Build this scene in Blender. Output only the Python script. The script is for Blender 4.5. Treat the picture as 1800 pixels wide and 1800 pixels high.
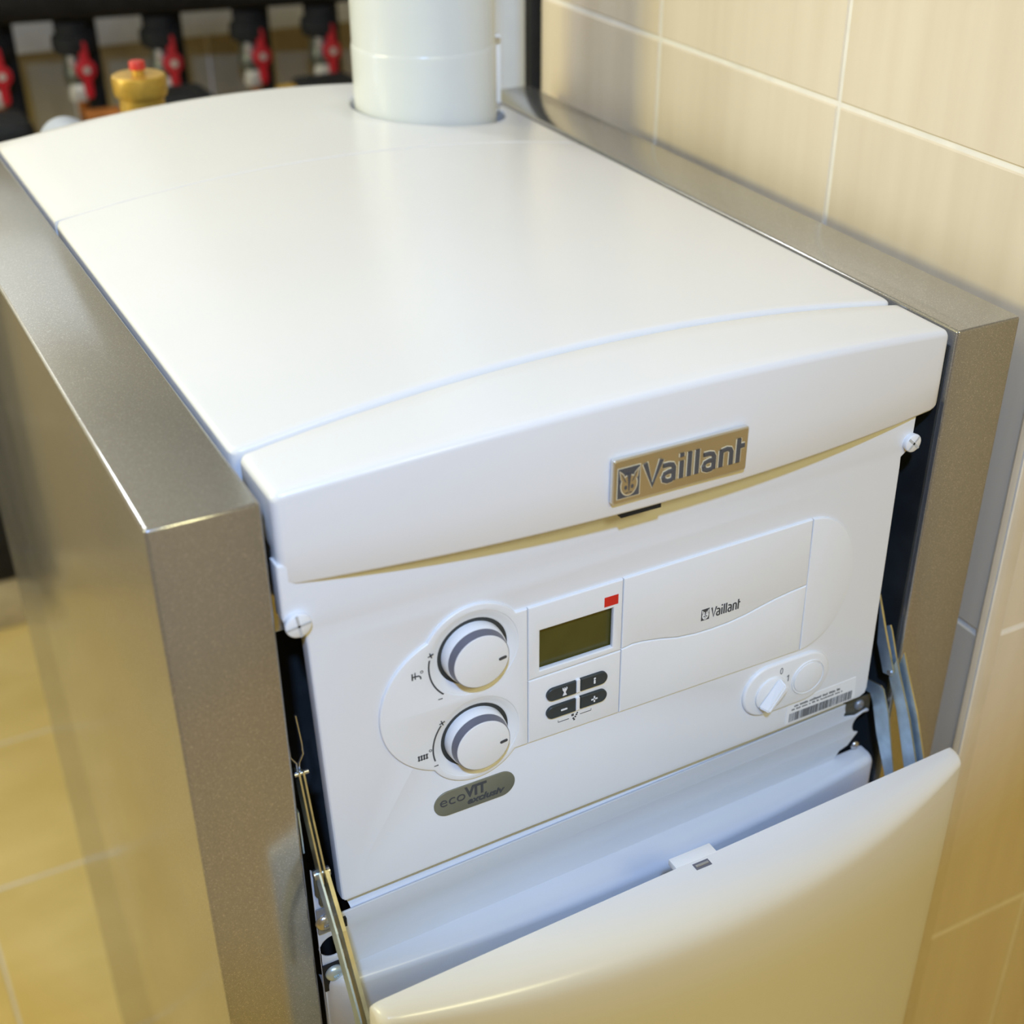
import bpy, bmesh, math, random
from mathutils import Vector, Matrix

for o in list(bpy.data.objects): bpy.data.objects.remove(o)
SC = bpy.context.scene
COL = SC.collection
Z0 = 1.257            # top of the boiler above the floor; all heights below are measured from there
PI = math.pi

# ------------------------------------------------------------------ camera
cam_d = bpy.data.cameras.new('camera')
cam = bpy.data.objects.new('camera', cam_d); COL.objects.link(cam)
RX = Vector((0.87384681, -0.48609846, 0.01000211))
RY = Vector((-0.25774619, -0.48059106, -0.83821187))
RZ = Vector((0.41226042, 0.72989076, -0.54525299))
m = Matrix.Identity(4)
for i in range(3):
    m[i][0] = RX[i]; m[i][1] = -RY[i]; m[i][2] = -RZ[i]
m[0][3], m[1][3], m[2][3] = -0.10861347, -0.59159626, 0.34625455 + Z0
cam.matrix_world = m
cam_d.sensor_width = 36.0
cam_d.lens = 2448.6015 / 1800 * 36.0
cam_d.shift_x = -(974.1317 - 900) / 1800
cam_d.shift_y = (1015.3153 - 900) / 1800
cam_d.clip_start = 0.02
cam_d.dof.use_dof = True
cam_d.dof.focus_distance = 0.88
cam_d.dof.aperture_fstop = 5.6
SC.camera = cam

# ------------------------------------------------------------------ world, lights, exposure
w = bpy.data.worlds.new('world'); SC.world = w; w.use_nodes = True
bg = w.node_tree.nodes['Background']
bg.inputs[0].default_value = (1.0, 1.0, 1.0, 1); bg.inputs[1].default_value = 0.1

def area(name, loc, target, size, col, power, sy=None):
    l = bpy.data.lights.new(name, 'AREA'); l.color = col; l.energy = power
    l.shape = 'RECTANGLE'; l.size = size; l.size_y = sy or size
    o = bpy.data.objects.new(name, l); COL.objects.link(o)
    o.location = (loc[0], loc[1], loc[2] + Z0)
    d = Vector(target) - Vector(loc); o.rotation_euler = d.to_track_quat('-Z', 'Y').to_euler()
    return o
LAMPS = dict(
    ceiling_lamp_front=((0.25, -1.7, 1.27), (0.25, -1.7, 0), 0.5, (0.985, 0.925, 0.51), 20.5),
    back_wall_fill=((-0.62, 1.55, 1.27), (-0.3, 1.75, 0), 0.4, (0.76, 0.80, 0.86), 14.0),  # added fill light for the back wall and its reflections
    rear_wall_lamp=((0.18, 1.93, 0.62), (0.25, 0.4, 0.0), 0.45, (0.70, 0.82, 1.0), 0.40),
    trunking_fill=((-1.6, 1.15, 0.10), (0.6, 1.98, -0.22), 0.30, (0.80, 0.88, 1.0), 8.0),  # added low fill that reaches the trunking and valves under the manifold
    wall_lamp_left=((-1.9, 0.75, 0.75), (0.5, 0.5, -0.05), 0.45, (1.0, 0.935, 0.46), 26.0),
)
for k_, (p_, t_, z_, c_, e_) in LAMPS.items(): area(k_, p_, t_, z_, c_, e_)
SPOT_C, SPOT_E = (0.305, 0.515, 1.0), 152.0
fl = bpy.data.lights.new('cool_spot', 'SPOT'); fl.color = SPOT_C; fl.energy = SPOT_E  # added cool spot in place of a flash, cone shaped to miss the flap
fl.shadow_soft_size = 0.05; fl.spot_size = math.radians(40.6); fl.spot_blend = 0.04
fo = bpy.data.objects.new('cool_spot', fl); COL.objects.link(fo)
SP = Vector((-0.40, -1.18, 1.30)); fo.location = (SP.x, SP.y, SP.z + Z0)
fo.rotation_euler = (Vector((0.325, 0.52, 0.115)) - SP).to_track_quat('-Z', 'Y').to_euler()

SC.view_settings.view_transform = 'Standard'
SC.view_settings.look = 'None'
SC.view_settings.gamma = 1.0
SC.view_settings.use_curve_mapping = False
SC.view_settings.exposure = 0.0

# ------------------------------------------------------------------ materials
def nodes(name):
    m = bpy.data.materials.new(name); m.use_nodes = True
    nt = m.node_tree; b = nt.nodes['Principled BSDF']
    return m, nt, b
def sset(b, **k):
    names = dict(rough='Roughness', metal='Metallic', spec='Specular IOR Level', coat='Coat Weight',
                 coat_rough='Coat Roughness', ior='IOR', trans='Transmission Weight')
    for a, v in k.items(): b.inputs[names[a]].default_value = v
def noise_mix(nt, b, c1, c2, scale=(5, 5, 5), detail=3.0, lo=0.35, hi=0.65, coord='Position', noise_scale=1.0):
    g = nt.nodes.new('ShaderNodeNewGeometry'); mp = nt.nodes.new('ShaderNodeMapping')
    mp.inputs['Scale'].default_value = scale
    n = nt.nodes.new('ShaderNodeTexNoise'); n.inputs['Scale'].default_value = noise_scale; n.inputs['Detail'].default_value = detail
    r = nt.nodes.new('ShaderNodeValToRGB')
    r.color_ramp.elements[0].position = lo; r.color_ramp.elements[1].position = hi
    r.color_ramp.elements[0].color = (*c1, 1); r.color_ramp.elements[1].color = (*c2, 1)
    nt.links.new(g.outputs['Position'], mp.inputs['Vector']); nt.links.new(mp.outputs[0], n.inputs['Vector'])
    nt.links.new(n.outputs['Fac'], r.inputs[0]); nt.links.new(r.outputs[0], b.inputs['Base Color'])
    return mp, n, r
def plain(name, c, rough=0.5, metal=0.0, spec=0.5, coat=0.0, var=0.06, scale=30):
    m, nt, b = nodes(name); sset(b, rough=rough, metal=metal, spec=spec, coat=coat)
    lo = tuple(max(0, x * (1 - var)) for x in c); hi = tuple(min(1, x * (1 + var)) for x in c)
    noise_mix(nt, b, lo, hi, (scale,) * 3)
    return m

M = {}
M['white'] = plain('white_lacquer', (0.785, 0.775, 0.755), 0.24, spec=0.45, var=0.012, scale=4)
M['white_plastic'] = plain('white_plastic', (0.80, 0.80, 0.785), 0.38, spec=0.4, var=0.01, scale=8)
M['panel_white'] = plain('panel_white', (0.78, 0.785, 0.79), 0.35, spec=0.4, var=0.012, scale=5)
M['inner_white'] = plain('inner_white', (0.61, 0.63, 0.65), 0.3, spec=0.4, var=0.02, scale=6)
M['flue'] = plain('flue_white', (0.64, 0.655, 0.62), 0.25, spec=0.4, var=0.02, scale=9)
M['duct'] = plain('duct_white', (0.84, 0.86, 0.85), 0.5, var=0.02)
M['black'] = plain('black_board', (0.012, 0.013, 0.014), 0.55, spec=0.25, var=0.2)
M['charcoal'] = plain('pipe_insulation', (0.017, 0.017, 0.018), 0.8, spec=0.15, var=0.2)
M['lining'] = plain('dark_lining', (0.026, 0.029, 0.029), 0.45, spec=0.3, var=0.2)
M['zinc'] = plain('zinc_plate', (0.54, 0.66, 0.73), 0.32, metal=0.7, var=0.15, scale=60)
M['zinc_edge'] = plain('zinc_warm_sheen', (0.62, 0.58, 0.38), 0.3, metal=0.9, var=0.15, scale=60)  # zinc with a yellow reflection of the warm light put into its colour
M['steel'] = plain('steel', (0.55, 0.56, 0.57), 0.25, metal=0.95, var=0.1, scale=60)
M['dull_steel'] = plain('dull_steel', (0.26, 0.27, 0.28), 0.4, metal=0.5, var=0.1)
M['dial_grey'] = plain('dial_grey', (0.14, 0.14, 0.17), 0.4, var=0.03)
M['well'] = plain('dial_gap_shade', (0.03, 0.033, 0.03), 0.6, var=0.1)  # near-black that stands for the shade in the dial gap
M['button'] = plain('button_black', (0.025, 0.034, 0.036), 0.4, var=0.08)
M['print'] = plain('grey_print', (0.055, 0.058, 0.062), 0.6, var=0.05)
M['print_light'] = plain('soft_grey_print', (0.16, 0.16, 0.155), 0.6, var=0.05)
M['white_print'] = plain('white_print', (0.8, 0.8, 0.8), 0.5, var=0.02)
M['red'] = plain('red_print', (0.62, 0.018, 0.012), 0.4, var=0.03)
M['red_plastic'] = plain('red_plastic', (0.42, 0.010, 0.018), 0.4, var=0.1)
M['red_cap'] = plain('red_cap', (0.62, 0.035, 0.02), 0.4, var=0.05)
M['lcd'] = plain('lcd_olive', (0.075, 0.068, 0.013), 0.25, spec=0.4, var=0.12, scale=25)
M['badge_face'] = plain('badge_floor_sheen', (0.55, 0.47, 0.30), 0.36, metal=0.75, var=0.05, scale=20)  # metal face with the floor's gold reflection put into the colour
M['badge_letter'] = plain('badge_letter', (0.10, 0.105, 0.12), 0.4, metal=0.3, var=0.05)
M['badge_line'] = plain('badge_outline', (0.90, 0.84, 0.62), 0.3, metal=0.3, var=0.03)
M['badge_rim'] = plain('badge_rim', (0.75, 0.75, 0.72), 0.28, metal=0.8, var=0.03)
M['badge_olive'] = plain('badge_olive', (0.205, 0.205, 0.145), 0.4, metal=0.3, var=0.08)
M['screw_slot'] = plain('slot_shade_grey', (0.50, 0.50, 0.48), 0.6, var=0.03)  # greyed white, with the shade of the slots put into the colour
M['label'] = plain('paper_label', (0.82, 0.82, 0.80), 0.5, var=0.01)
M['brass'] = plain('brass', (0.60, 0.37, 0.06), 0.36, metal=0.5, var=0.15, scale=70)
M['copper'] = plain('copper', (0.48, 0.18, 0.05), 0.35, metal=0.85, var=0.2, scale=50)
M['pale_nut'] = plain('nickel', (0.62, 0.60, 0.54), 0.35, metal=0.5, var=0.1)
M['olive_steel'] = plain('valve_body', (0.10, 0.105, 0.085), 0.4, metal=0.5, var=0.2)
M['grey_plastic'] = plain('grey_plastic', (0.42, 0.46, 0.54), 0.35, var=0.05)
M['trunk'] = plain('grey_trunking', (0.72, 0.77, 0.88), 0.6, var=0.05)
M['grout'] = plain('grout', (0.80, 0.74, 0.62), 0.8, var=0.05, scale=40)
M['floor_grout'] = plain('floor_grout', (0.58, 0.52, 0.40), 0.8, var=0.05, scale=40)
M['trim'] = plain('corner_trim_cream', (0.66, 0.55, 0.375), 0.4, var=0.03)
M['ceiling'] = plain('ceiling_paint', (0.80, 0.78, 0.74), 0.9, var=0.02)
M['plaster'] = plain('plaster_paint', (0.66, 0.58, 0.44), 0.9, var=0.04)
M['plinth'] = plain('plinth_tan', (0.55, 0.46, 0.26), 0.5, var=0.1)

def tile_mat(name, c1, c2, scale, rough, tint=0.06):
    m, nt, b = nodes(name); sset(b, rough=rough, spec=0.4)
    mp, n, r = noise_mix(nt, b, c1, c2, scale, 4.0, 0.3, 0.7)
    oi = nt.nodes.new('ShaderNodeObjectInfo')
    mul = nt.nodes.new('ShaderNodeVectorMath'); mul.operation = 'SCALE'
    cmb = nt.nodes.new('ShaderNodeCombineXYZ')
    for k in range(3): nt.links.new(oi.outputs['Random'], cmb.inputs[k])
    mul.inputs['Scale'].default_value = 37.0
    nt.links.new(cmb.outputs[0], mul.inputs[0]); nt.links.new(mul.outputs[0], mp.inputs['Location'])
    hsv = nt.nodes.new('ShaderNodeHueSaturation')
    mr = nt.nodes.new('ShaderNodeMapRange'); mr.inputs['To Min'].default_value = 1 - tint; mr.inputs['To Max'].default_value = 1 + tint
    nt.links.new(oi.outputs['Random'], mr.inputs['Value']); nt.links.new(mr.outputs[0], hsv.inputs['Value'])
    nt.links.new(r.outputs[0], hsv.inputs['Color']); nt.links.new(hsv.outputs[0], b.inputs['Base Color'])
    return m
M['wall_tile'] = tile_mat('beige_wall_tile', (0.685, 0.57, 0.40), (0.735, 0.625, 0.45), (45, 45, 3), 0.35, 0.03)
M['reflector_tile'] = tile_mat('upper_reflector_tile', (0.80, 0.78, 0.73), (0.86, 0.84, 0.80), (26, 26, 2.5), 0.3, 0.02)  # unseen upper rows, made pale to brighten reflections in the silver
M['floor_tile'] = tile_mat('tan_floor_tile', (0.57, 0.42, 0.14), (0.66, 0.50, 0.19), (5, 9, 5), 0.22, 0.04)
M['back_tile'] = tile_mat('brown_back_tile', (0.34, 0.275, 0.16), (0.42, 0.355, 0.225), (26, 26, 2.5), 0.4, 0.05)

def silver(name, base, rough, spark):
    m, nt, b = nodes(name); sset(b, rough=rough, metal=0.80)
    g = nt.nodes.new('ShaderNodeNewGeometry')
    v = nt.nodes.new('ShaderNodeTexVoronoi'); v.inputs['Scale'].default_value = 2200
    nt.links.new(g.outputs['Position'], v.inputs['Vector'])
    sx = nt.nodes.new('ShaderNodeSeparateColor'); nt.links.new(v.outputs['Color'], sx.inputs[0])
    r = nt.nodes.new('ShaderNodeValToRGB')
    lo = tuple(x * (1 - spark) for x in base); hi = tuple(min(1, x * (1 + spark)) for x in base)
    r.color_ramp.elements[0].color = (*lo, 1); r.color_ramp.elements[1].color = (*hi, 1); r.color_ramp.elements[1].position = 0.93
    e = r.color_ramp.elements.new(0.985); e.color = (min(1, base[0] * 1.6), min(1, base[1] * 1.6), min(1, base[2] * 1.6), 1)
    nt.links.new(sx.outputs[0], r.inputs[0]); nt.links.new(r.outputs[0], b.inputs['Base Color'])
    # fine rub marks in the gloss
    n = nt.nodes.new('ShaderNodeTexNoise'); n.inputs['Scale'].default_value = 14; n.inputs['Detail'].default_value = 5
    nt.links.new(g.outputs['Position'], n.inputs['Vector'])
    mr = nt.nodes.new('ShaderNodeMapRange'); mr.inputs['To Min'].default_value = rough - 0.03; mr.inputs['To Max'].default_value = rough + 0.05
    nt.links.new(n.outputs['Fac'], mr.inputs['Value']); nt.links.new(mr.outputs[0], b.inputs['Roughness'])
    return m
M['silver'] = silver('silver_lacquer', (0.41, 0.405, 0.39), 0.155, 0.10)

# ------------------------------------------------------------------ mesh helpers
class MB:
    def __init__(s): s.v = []; s.f = []
    def add(s, vs, fs):
        k = len(s.v); s.v += [tuple(p) for p in vs]; s.f += [tuple(i + k for i in f) for f in fs]; return s
    def box(s, x0, x1, y0, y1, z0, z1):
        vs = [(x, y, z) for x in (x0, x1) for y in (y0, y1) for z in (z0, z1)]
        return s.add(vs, [(0, 1, 3, 2), (4, 6, 7, 5), (0, 4, 5, 1), (2, 3, 7, 6), (0, 2, 6, 4), (1, 5, 7, 3)])
    def bbox(s, x0, x1, y0, y1, z0, z1, r=0.002, seg=2):
        bm = bmesh.new(); bmesh.ops.create_cube(bm, size=1)
        for v in bm.verts:
            v.co = ((x0 + x1) / 2 + v.co.x * (x1 - x0), (y0 + y1) / 2 + v.co.y * (y1 - y0), (z0 + z1) / 2 + v.co.z * (z1 - z0))
        bmesh.ops.bevel(bm, geom=bm.edges[:], offset=r, segments=seg, profile=0.5, affect='EDGES')
        return s.bm(bm)
    def bm(s, bm):
        bm.verts.index_update()
        s.add([v.co[:] for v in bm.verts], [[v.index for v in f.verts] for f in bm.faces]); bm.free(); return s
    def lathe(s, prof, c, axis='z', n=40, sx=1.0):
        """prof: list of (radius, height along axis); capped where the radius is 0."""
        vs = []; fs = []
        rings = []
        for r, h in prof:
            if r <= 1e-9:
                rings.append([len(vs)]); vs.append(s._ax(0, 0, h, c, axis))
            else:
                ring = []
                for k in range(n):
                    a = 2 * PI * k / n; ring.append(len(vs)); vs.append(s._ax(r * math.cos(a), r * math.sin(a), h, c, axis))
                rings.append(ring)
        for a, b in zip(rings[:-1], rings[1:]):
            if len(a) == 1 and len(b) == 1: continue
            for k in range(n):
                k2 = (k + 1) % n
                if len(a) == 1: fs.append((a[0], b[k], b[k2]))
                elif len(b) == 1: fs.append((a[k], b[0], a[k2]))
                else: fs.append((a[k], b[k], b[k2], a[k2]))
        return s.add(vs, fs)
    def _ax(s, a, b, h, c, axis):
        if axis == 'z': return (c[0] + a, c[1] + b, c[2] + h)
        if axis == 'y': return (c[0] + a, c[1] + h, c[2] + b)
        return (c[0] + h, c[1] + a, c[2] + b)
    def cyl(s, c, r, h0, h1, axis='z', n=32, r2=None, bev=0.0):
        r2 = r if r2 is None else r2
        d = 1 if h1 > h0 else -1
        if bev: prof = [(0, h0), (r, h0), (r2, h1 - d * bev), (r2 - bev * 0.3, h1 - d * bev * 0.3), (r2 - bev, h1), (0, h1)]
        else: prof = [(0, h0), (r, h0), (r2, h1), (0, h1)]
        return s.lathe(prof, c, axis, n)
    def tube(s, pts, r, n=12):
        """round bar along a polyline"""
        P = [Vector(p) for p in pts]; rings = []; vs = []; fs = []
        up = Vector((0.13, 0.31, 0.94))
        for i, p in enumerate(P):
            t = (P[min(i + 1, len(P) - 1)] - P[max(i - 1, 0)]).normalized()
            a = t.cross(up).normalized(); b = t.cross(a).normalized()
            ring = []
            for k in range(n):
                q = p + r * (math.cos(2 * PI * k / n) * a + math.sin(2 * PI * k / n) * b)
                ring.append(len(vs)); vs.append(q[:])
            rings.append(ring)
        for a, b in zip(rings[:-1], rings[1:]):
            for k in range(n): fs.append((a[k], a[(k + 1) % n], b[(k + 1) % n], b[k]))
        fs.append(rings[0][::-1]); fs.append(rings[-1])
        return s.add(vs, fs)
    def prism_x(s, poly, x0, x1):
        """polygon in (y, z) given thickness in x"""
        n = len(poly); vs = [(x0, y, z) for y, z in poly] + [(x1, y, z) for y, z in poly]
        fs = [tuple(range(n)), tuple(range(2 * n - 1, n - 1, -1))] + [(i, i + n, (i + 1) % n + n, (i + 1) % n) for i in range(n)]
        return s.add(vs, fs)

def thing(name, label, cat, loc, group=None):
    o = bpy.data.objects.new(name, None); COL.objects.link(o)
    o.location = (loc[0], loc[1], loc[2] + Z0); o.empty_display_size = 0.05
    o['label'] = label; o['category'] = cat
    if group: o['group'] = group
    return o
def tag(o, label, cat, group=None):
    o['label'] = label; o['category'] = cat
    if group: o['group'] = group
    return o
def wloc(o):
    v = Vector((0, 0, 0))
    while o is not None: v += o.location; o = o.parent
    return v
def link_mesh(name, verts, faces, mat, parent=None, smooth=True, ang=35, label=None):
    """verts in boiler coordinates; the origin goes to the middle of the bounding box"""
    lo = [min(p[i] for p in verts) for i in range(3)]; hi = [max(p[i] for p in verts) for i in range(3)]
    c = Vector(((lo[0] + hi[0]) / 2, (lo[1] + hi[1]) / 2, (lo[2] + hi[2]) / 2 + Z0))
    me = bpy.data.meshes.new(name)
    me.from_pydata([(p[0] - c.x, p[1] - c.y, p[2] + Z0 - c.z) for p in verts], [], faces); me.validate(); me.update()
    bm = bmesh.new(); bm.from_mesh(me); bmesh.ops.remove_doubles(bm, verts=bm.verts, dist=1e-6)
    bmesh.ops.recalc_face_normals(bm, faces=bm.faces); bm.to_mesh(me); bm.free()
    if smooth:
        me.polygons.foreach_set('use_smooth', [True] * len(me.polygons)); me.set_sharp_from_angle(angle=math.radians(ang))
    me.materials.append(mat)
    o = bpy.data.objects.new(name, me); COL.objects.link(o)
    if parent is not None:
        o.parent = parent; o.location = c - wloc(parent)
    else: o.location = c
    if label: o['label'] = label
    return o
def obj(name, mb, mat, parent=None, **k): return link_mesh(name, mb.v, mb.f, mat, parent, **k)
def struct(o): o['kind'] = 'structure'; return o

def shape2d(polys, y_front, depth, bevel=0.0):
    """flat shape in the (x, z) plane facing the room (-y); later polygons are holes; returns an MB"""
    cu = bpy.data.curves.new('tmp', 'CURVE'); cu.dimensions = '2D'; cu.fill_mode = 'BOTH'
    cu.extrude = max(depth / 2 - bevel, 1e-5); cu.bevel_depth = bevel; cu.bevel_resolution = 2; cu.offset = -bevel
    for p in polys:
        sp = cu.splines.new('POLY'); sp.points.add(len(p) - 1); sp.use_cyclic_u = True
        for k, (x, z) in enumerate(p): sp.points[k].co = (x, z, 0, 1)
    o = bpy.data.objects.new('tmp', cu); COL.objects.link(o)
    dg = bpy.context.evaluated_depsgraph_get(); me = bpy.data.meshes.new_from_object(o.evaluated_get(dg))
    mb = MB()
    mb.add([(v.co.x, y_front + depth / 2 - v.co.z, v.co.y) for v in me.vertices], [tuple(p.vertices) for p in me.polygons])
    bpy.data.objects.remove(o); bpy.data.curves.remove(cu); bpy.data.meshes.remove(me)
    return mb
def text2d(txt, x0, x1, zb, zt_h, y_front, depth, bold=0.0, shear=0.0, ref='V'):
    """lettering scaled so that it spans x0..x1 and its capitals are zt_h high on baseline zb"""
    cu = bpy.data.curves.new('tmp', 'FONT'); cu.body = txt; cu.size = 1; cu.extrude = 0.01; cu.offset = bold; cu.shear = shear
    cu.resolution_u = 4
    o = bpy.data.objects.new('tmp', cu); COL.objects.link(o)
    dg = bpy.context.evaluated_depsgraph_get(); me = bpy.data.meshes.new_from_object(o.evaluated_get(dg))
    xs = [v.co.x for v in me.vertices]; ys = [v.co.y for v in me.vertices]
    a, b = min(xs), max(xs); base, top = (min(ys), max(ys)) if ref == 'fit' else (0.0, 0.69 + bold)
    sx = (x1 - x0) / (b - a); sz = zt_h / (top - base)
    mb = MB()
    mb.add([(x0 + (v.co.x - a) * sx, y_front + (depth if v.co.z < 0 else 0), zb + (v.co.y - base) * sz) for v in me.vertices],
           [tuple(p.vertices) for p in me.polygons])
    bpy.data.objects.remove(o); bpy.data.curves.remove(cu); bpy.data.meshes.remove(me)
    return mb
def arc(cx, cz, r, a0, a1, n=24, rz=None):
    rz = r if rz is None else rz
    return [(cx + r * math.cos(math.radians(a0 + (a1 - a0) * k / n)), cz + rz * math.sin(math.radians(a0 + (a1 - a0) * k / n))) for k in range(n + 1)]
def circle(cx, cz, r, n=48): return arc(cx, cz, r, 0, 360, n)[:-1]
def capsule(x0, x1, cz, r, n=14): return arc(x1 - r, cz, r, -90, 90, n) + arc(x0 + r, cz, r, 90, 270, n)
def rrect(x0, x1, z0, z1, r, n=5):
    return arc(x1 - r, z0 + r, r, -90, 0, n) + arc(x1 - r, z1 - r, r, 0, 90, n) + arc(x0 + r, z1 - r, r, 90, 180, n) + arc(x0 + r, z0 + r, r, 180, 270, n)
def stroke(pts, wd):
    """ribbon polygon along a polyline in (x, z)"""
    P = [Vector(p) for p in pts]; L = []; R = []
    for i, p in enumerate(P):
        t = (P[min(i + 1, len(P) - 1)] - P[max(i - 1, 0)]).normalized(); nrm = Vector((-t.y, t.x)) * wd / 2
        L.append(tuple(p + nrm)); R.append(tuple(p - nrm))
    return L + R[::-1]
def flat(mb, poly, y0, y1):
    n = len(poly); vs = [(x, y0, z) for x, z in poly] + [(x, y1, z) for x, z in poly]
    fs = [(i, i + n, (i + 1) % n + n, (i + 1) % n) for i in range(n)]
    half = n // 2
    if n > 4 and n % 2 == 0:        # ribbon: quads across
        for k in (0, n): fs += [(k + i, k + i + 1, k + n - 2 - i, k + n - 1 - i) for i in range(half - 1)]
    else: fs += [tuple(range(n)), tuple(range(2 * n - 1, n - 1, -1))]
    return mb.add(vs, fs)

# ================================================================== ROOM
XL, XR, YF, YB, ZF, ZC = -2.6, 1.7, -2.6, 2.07, -Z0, 1.33
CX, CY = 0.602, 0.0               # the outer corner of the tiled wall at the right
floor = struct(obj('floor', MB().box(XL, XR, YF, YB, ZF - 0.1, ZF - 0.001), M['floor_grout'], smooth=False))
ceiling = struct(obj('ceiling', MB().box(XL, XR, YF, YB, ZC, ZC + 0.1), M['ceiling'], smooth=False))
wall_back = struct(obj('wall_back', MB().box(XL, XR, YB + 0.0013, YB + 0.12, ZF, ZC), M['grout'], smooth=False))
wall_left = struct(obj('wall_left', MB().box(XL - 0.1, XL, YF, YB, ZF, ZC), M['plaster'], smooth=False))
wall_front = struct(obj('wall_front', MB().box(XL, XR, YF - 0.1, YF, ZF, ZC), M['plaster'], smooth=False))
wall_right = struct(obj('wall_right', MB().box(CX + 0.0013, XR, CY + 0.0013, 0.708, ZF, ZC), M['grout'], smooth=False))
wall_far_right = struct(obj('wall_far_right', MB().box(XR, XR + 0.1, YF, YB, ZF, ZC), M['plaster'], smooth=False))

def tile_mesh(a, b, t=0.008, ch=0.0012):
    """tile lying in its own xy plane, front towards +z, chamfered edges"""
    x, y = a / 2, b / 2
    vs = [(-x, -y, -t), (x, -y, -t), (x, y, -t), (-x, y, -t), (-x, -y, -ch), (x, -y, -ch), (x, y, -ch), (-x, y, -ch),
          (-x + ch, -y + ch, 0), (x - ch, -y + ch, 0), (x - ch, y - ch, 0), (-x + ch, y - ch, 0)]
    fs = [(0, 3, 2, 1), (8, 9, 10, 11)]
    for i in range(4):
        j = (i + 1) % 4; fs += [(i, j, j + 4, i + 4), (i + 4, j + 4, j + 8, i + 8)]
    return vs, fs
TM = {}
def tile(parent, centre, a, b, normal, mat):
    key = (round(a, 4), round(b, 4), mat.name)
    if key not in TM:
        me = bpy.data.meshes.new('tile'); vs, fs = tile_mesh(a, b); me.from_pydata(vs, [], fs); me.update(); me.materials.append(mat); TM[key] = me
    o = bpy.data.objects.new('tile', TM[key]); COL.objects.link(o); o.parent = parent
    o.location = Vector((centre[0], centre[1], centre[2] + Z0)) - wloc(parent)
    if normal == '-x': o.rotation_euler = Matrix(((0, 0, -1), (-1, 0, 0), (0, 1, 0))).to_euler()
    elif normal == '-y': o.rotation_euler = (PI / 2, 0, 0)
    return o
G = 0.0040
ROWS = [ZF, -0.938, -0.602, -0.267, 0.0755, 0.413, 0.750, 1.087, ZC]
def rowspan(lines):
    return [(a + G / 2, b - G / 2) for a, b in zip(lines[:-1], lines[1:])]
for z0, z1 in rowspan(ROWS):
    for y0, y1 in rowspan([CY + 0.006, 0.2405, 0.4885, 0.7085]):           # face looking left
        tile(wall_right, (CX, (y0 + y1) / 2, (z0 + z1) / 2), y1 - y0, z1 - z0, '-x', M['wall_tile'])
    for x0, x1 in rowspan([CX + 0.014, 0.7345, 0.985, 1.235, 1.485, XR]):   # face looking at the viewer
        tile(wall_right, ((x0 + x1) / 2, CY, (z0 + z1) / 2), x1 - x0, z1 - z0, '-y', M['wall_tile'])
BROWS = [ZF + 0.09 + 0.335 * k for k in range(8)] + [ZC]
for z0, z1 in rowspan(BROWS):
    xs = [-1.37 + 0.252 * k for k in range(13)]
    for x0, x1 in rowspan(xs):
        tile(wall_back, ((x0 + x1) / 2, YB, (z0 + z1) / 2), x1 - x0, z1 - z0, '-y', M['back_tile'] if z0 < 0.0 else M['reflector_tile'])
FY = [YF] + [1.910 + 0.363 * k for k in range(-12, 1)] + [YB]
FX = [XL] + [-0.119 + 0.363 * k for k in range(-6, 5)] + [XR]
for y0, y1 in rowspan(FY):
    for x0, x1 in rowspan(FX):
        tile(floor, ((x0 + x1) / 2, (y0 + y1) / 2, ZF), x1 - x0, y1 - y0, 'z', M['floor_tile'])
# rounded cream trim over the outer wall corner
mb = MB(); n = 10; pr = []
for k in range(n + 1):
    a = PI + (PI / 2) * k / n; pr.append((CX + 0.0095 + 0.0105 * math.cos(a), CY + 0.0095 + 0.0105 * math.sin(a)))
pr = [(CX - 0.001, CY + 0.0065)] + pr[1:-1] + [(CX + 0.0155, CY - 0.001), (CX + 0.0155, CY + 0.011), (CX + 0.008, CY + 0.011)]
vs = [(x, y, ZF) for x, y in pr] + [(x, y, ZC) for x, y in pr]; k = len(pr)
mb.add(vs, [tuple(range(k)), tuple(range(2 * k - 1, k - 1, -1))] + [(i, i + k, (i + 1) % k + k, (i + 1) % k) for i in range(k)])
struct(obj('trim_1', mb, M['trim']))
struct(obj('trim_2', MB().bbox(0.592, 0.6045, 0.709, 0.724, ZF, ZC, 0.001), M['black']))
struct(obj('baseboard_back', MB().bbox(XL, XR, YB - 0.012, YB + 0.004, ZF, ZF + 0.088, 0.002), M['plinth']))

# ================================================================== BOILER
XC, HW = 0.288, 0.224
ARCH, BOW = 0.0185, 0.0185
def s_of(x): return max(-1.0, min(1.0, (x - XC) / HW))
def arch(x): return ARCH * (1 - s_of(x) ** 2)
def drop(d, r): return 0.0 if d >= r else r - math.sqrt(max(0.0, r * r - (r - d) ** 2))

boiler = thing('floor_standing_boiler', 'white gas boiler with silver side panels, domed lid and lowered front flap', 'boiler', (0.285, 0.34, ZF))
obj('side_panel', MB().bbox(0.0, 0.0582, 0.0, 0.742, ZF + 0.02, 0.0, 0.0022, 3), M['silver'], boiler, ang=50)
obj('side_panel', MB().bbox(0.5165, 0.570, 0.0, 0.672, ZF + 0.02, 0.0, 0.0022, 3), M['silver'], boiler, ang=50)
obj('side_lining', MB().box(0.0583, 0.0600, 0.008, 0.66, ZF + 0.03, -0.03), M['lining'], boiler, smooth=False, label='dark inner lining')
obj('side_lining', MB().box(0.5145, 0.5164, 0.0055, 0.66, ZF + 0.03, -0.012), M['lining'], boiler, smooth=False, label='dark inner lining')
obj('casing', MB().box(0.0602, 0.5143, 0.075, 0.655, ZF + 0.03, -0.022), M['lining'], boiler, smooth=False, label='black inner casing')
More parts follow.
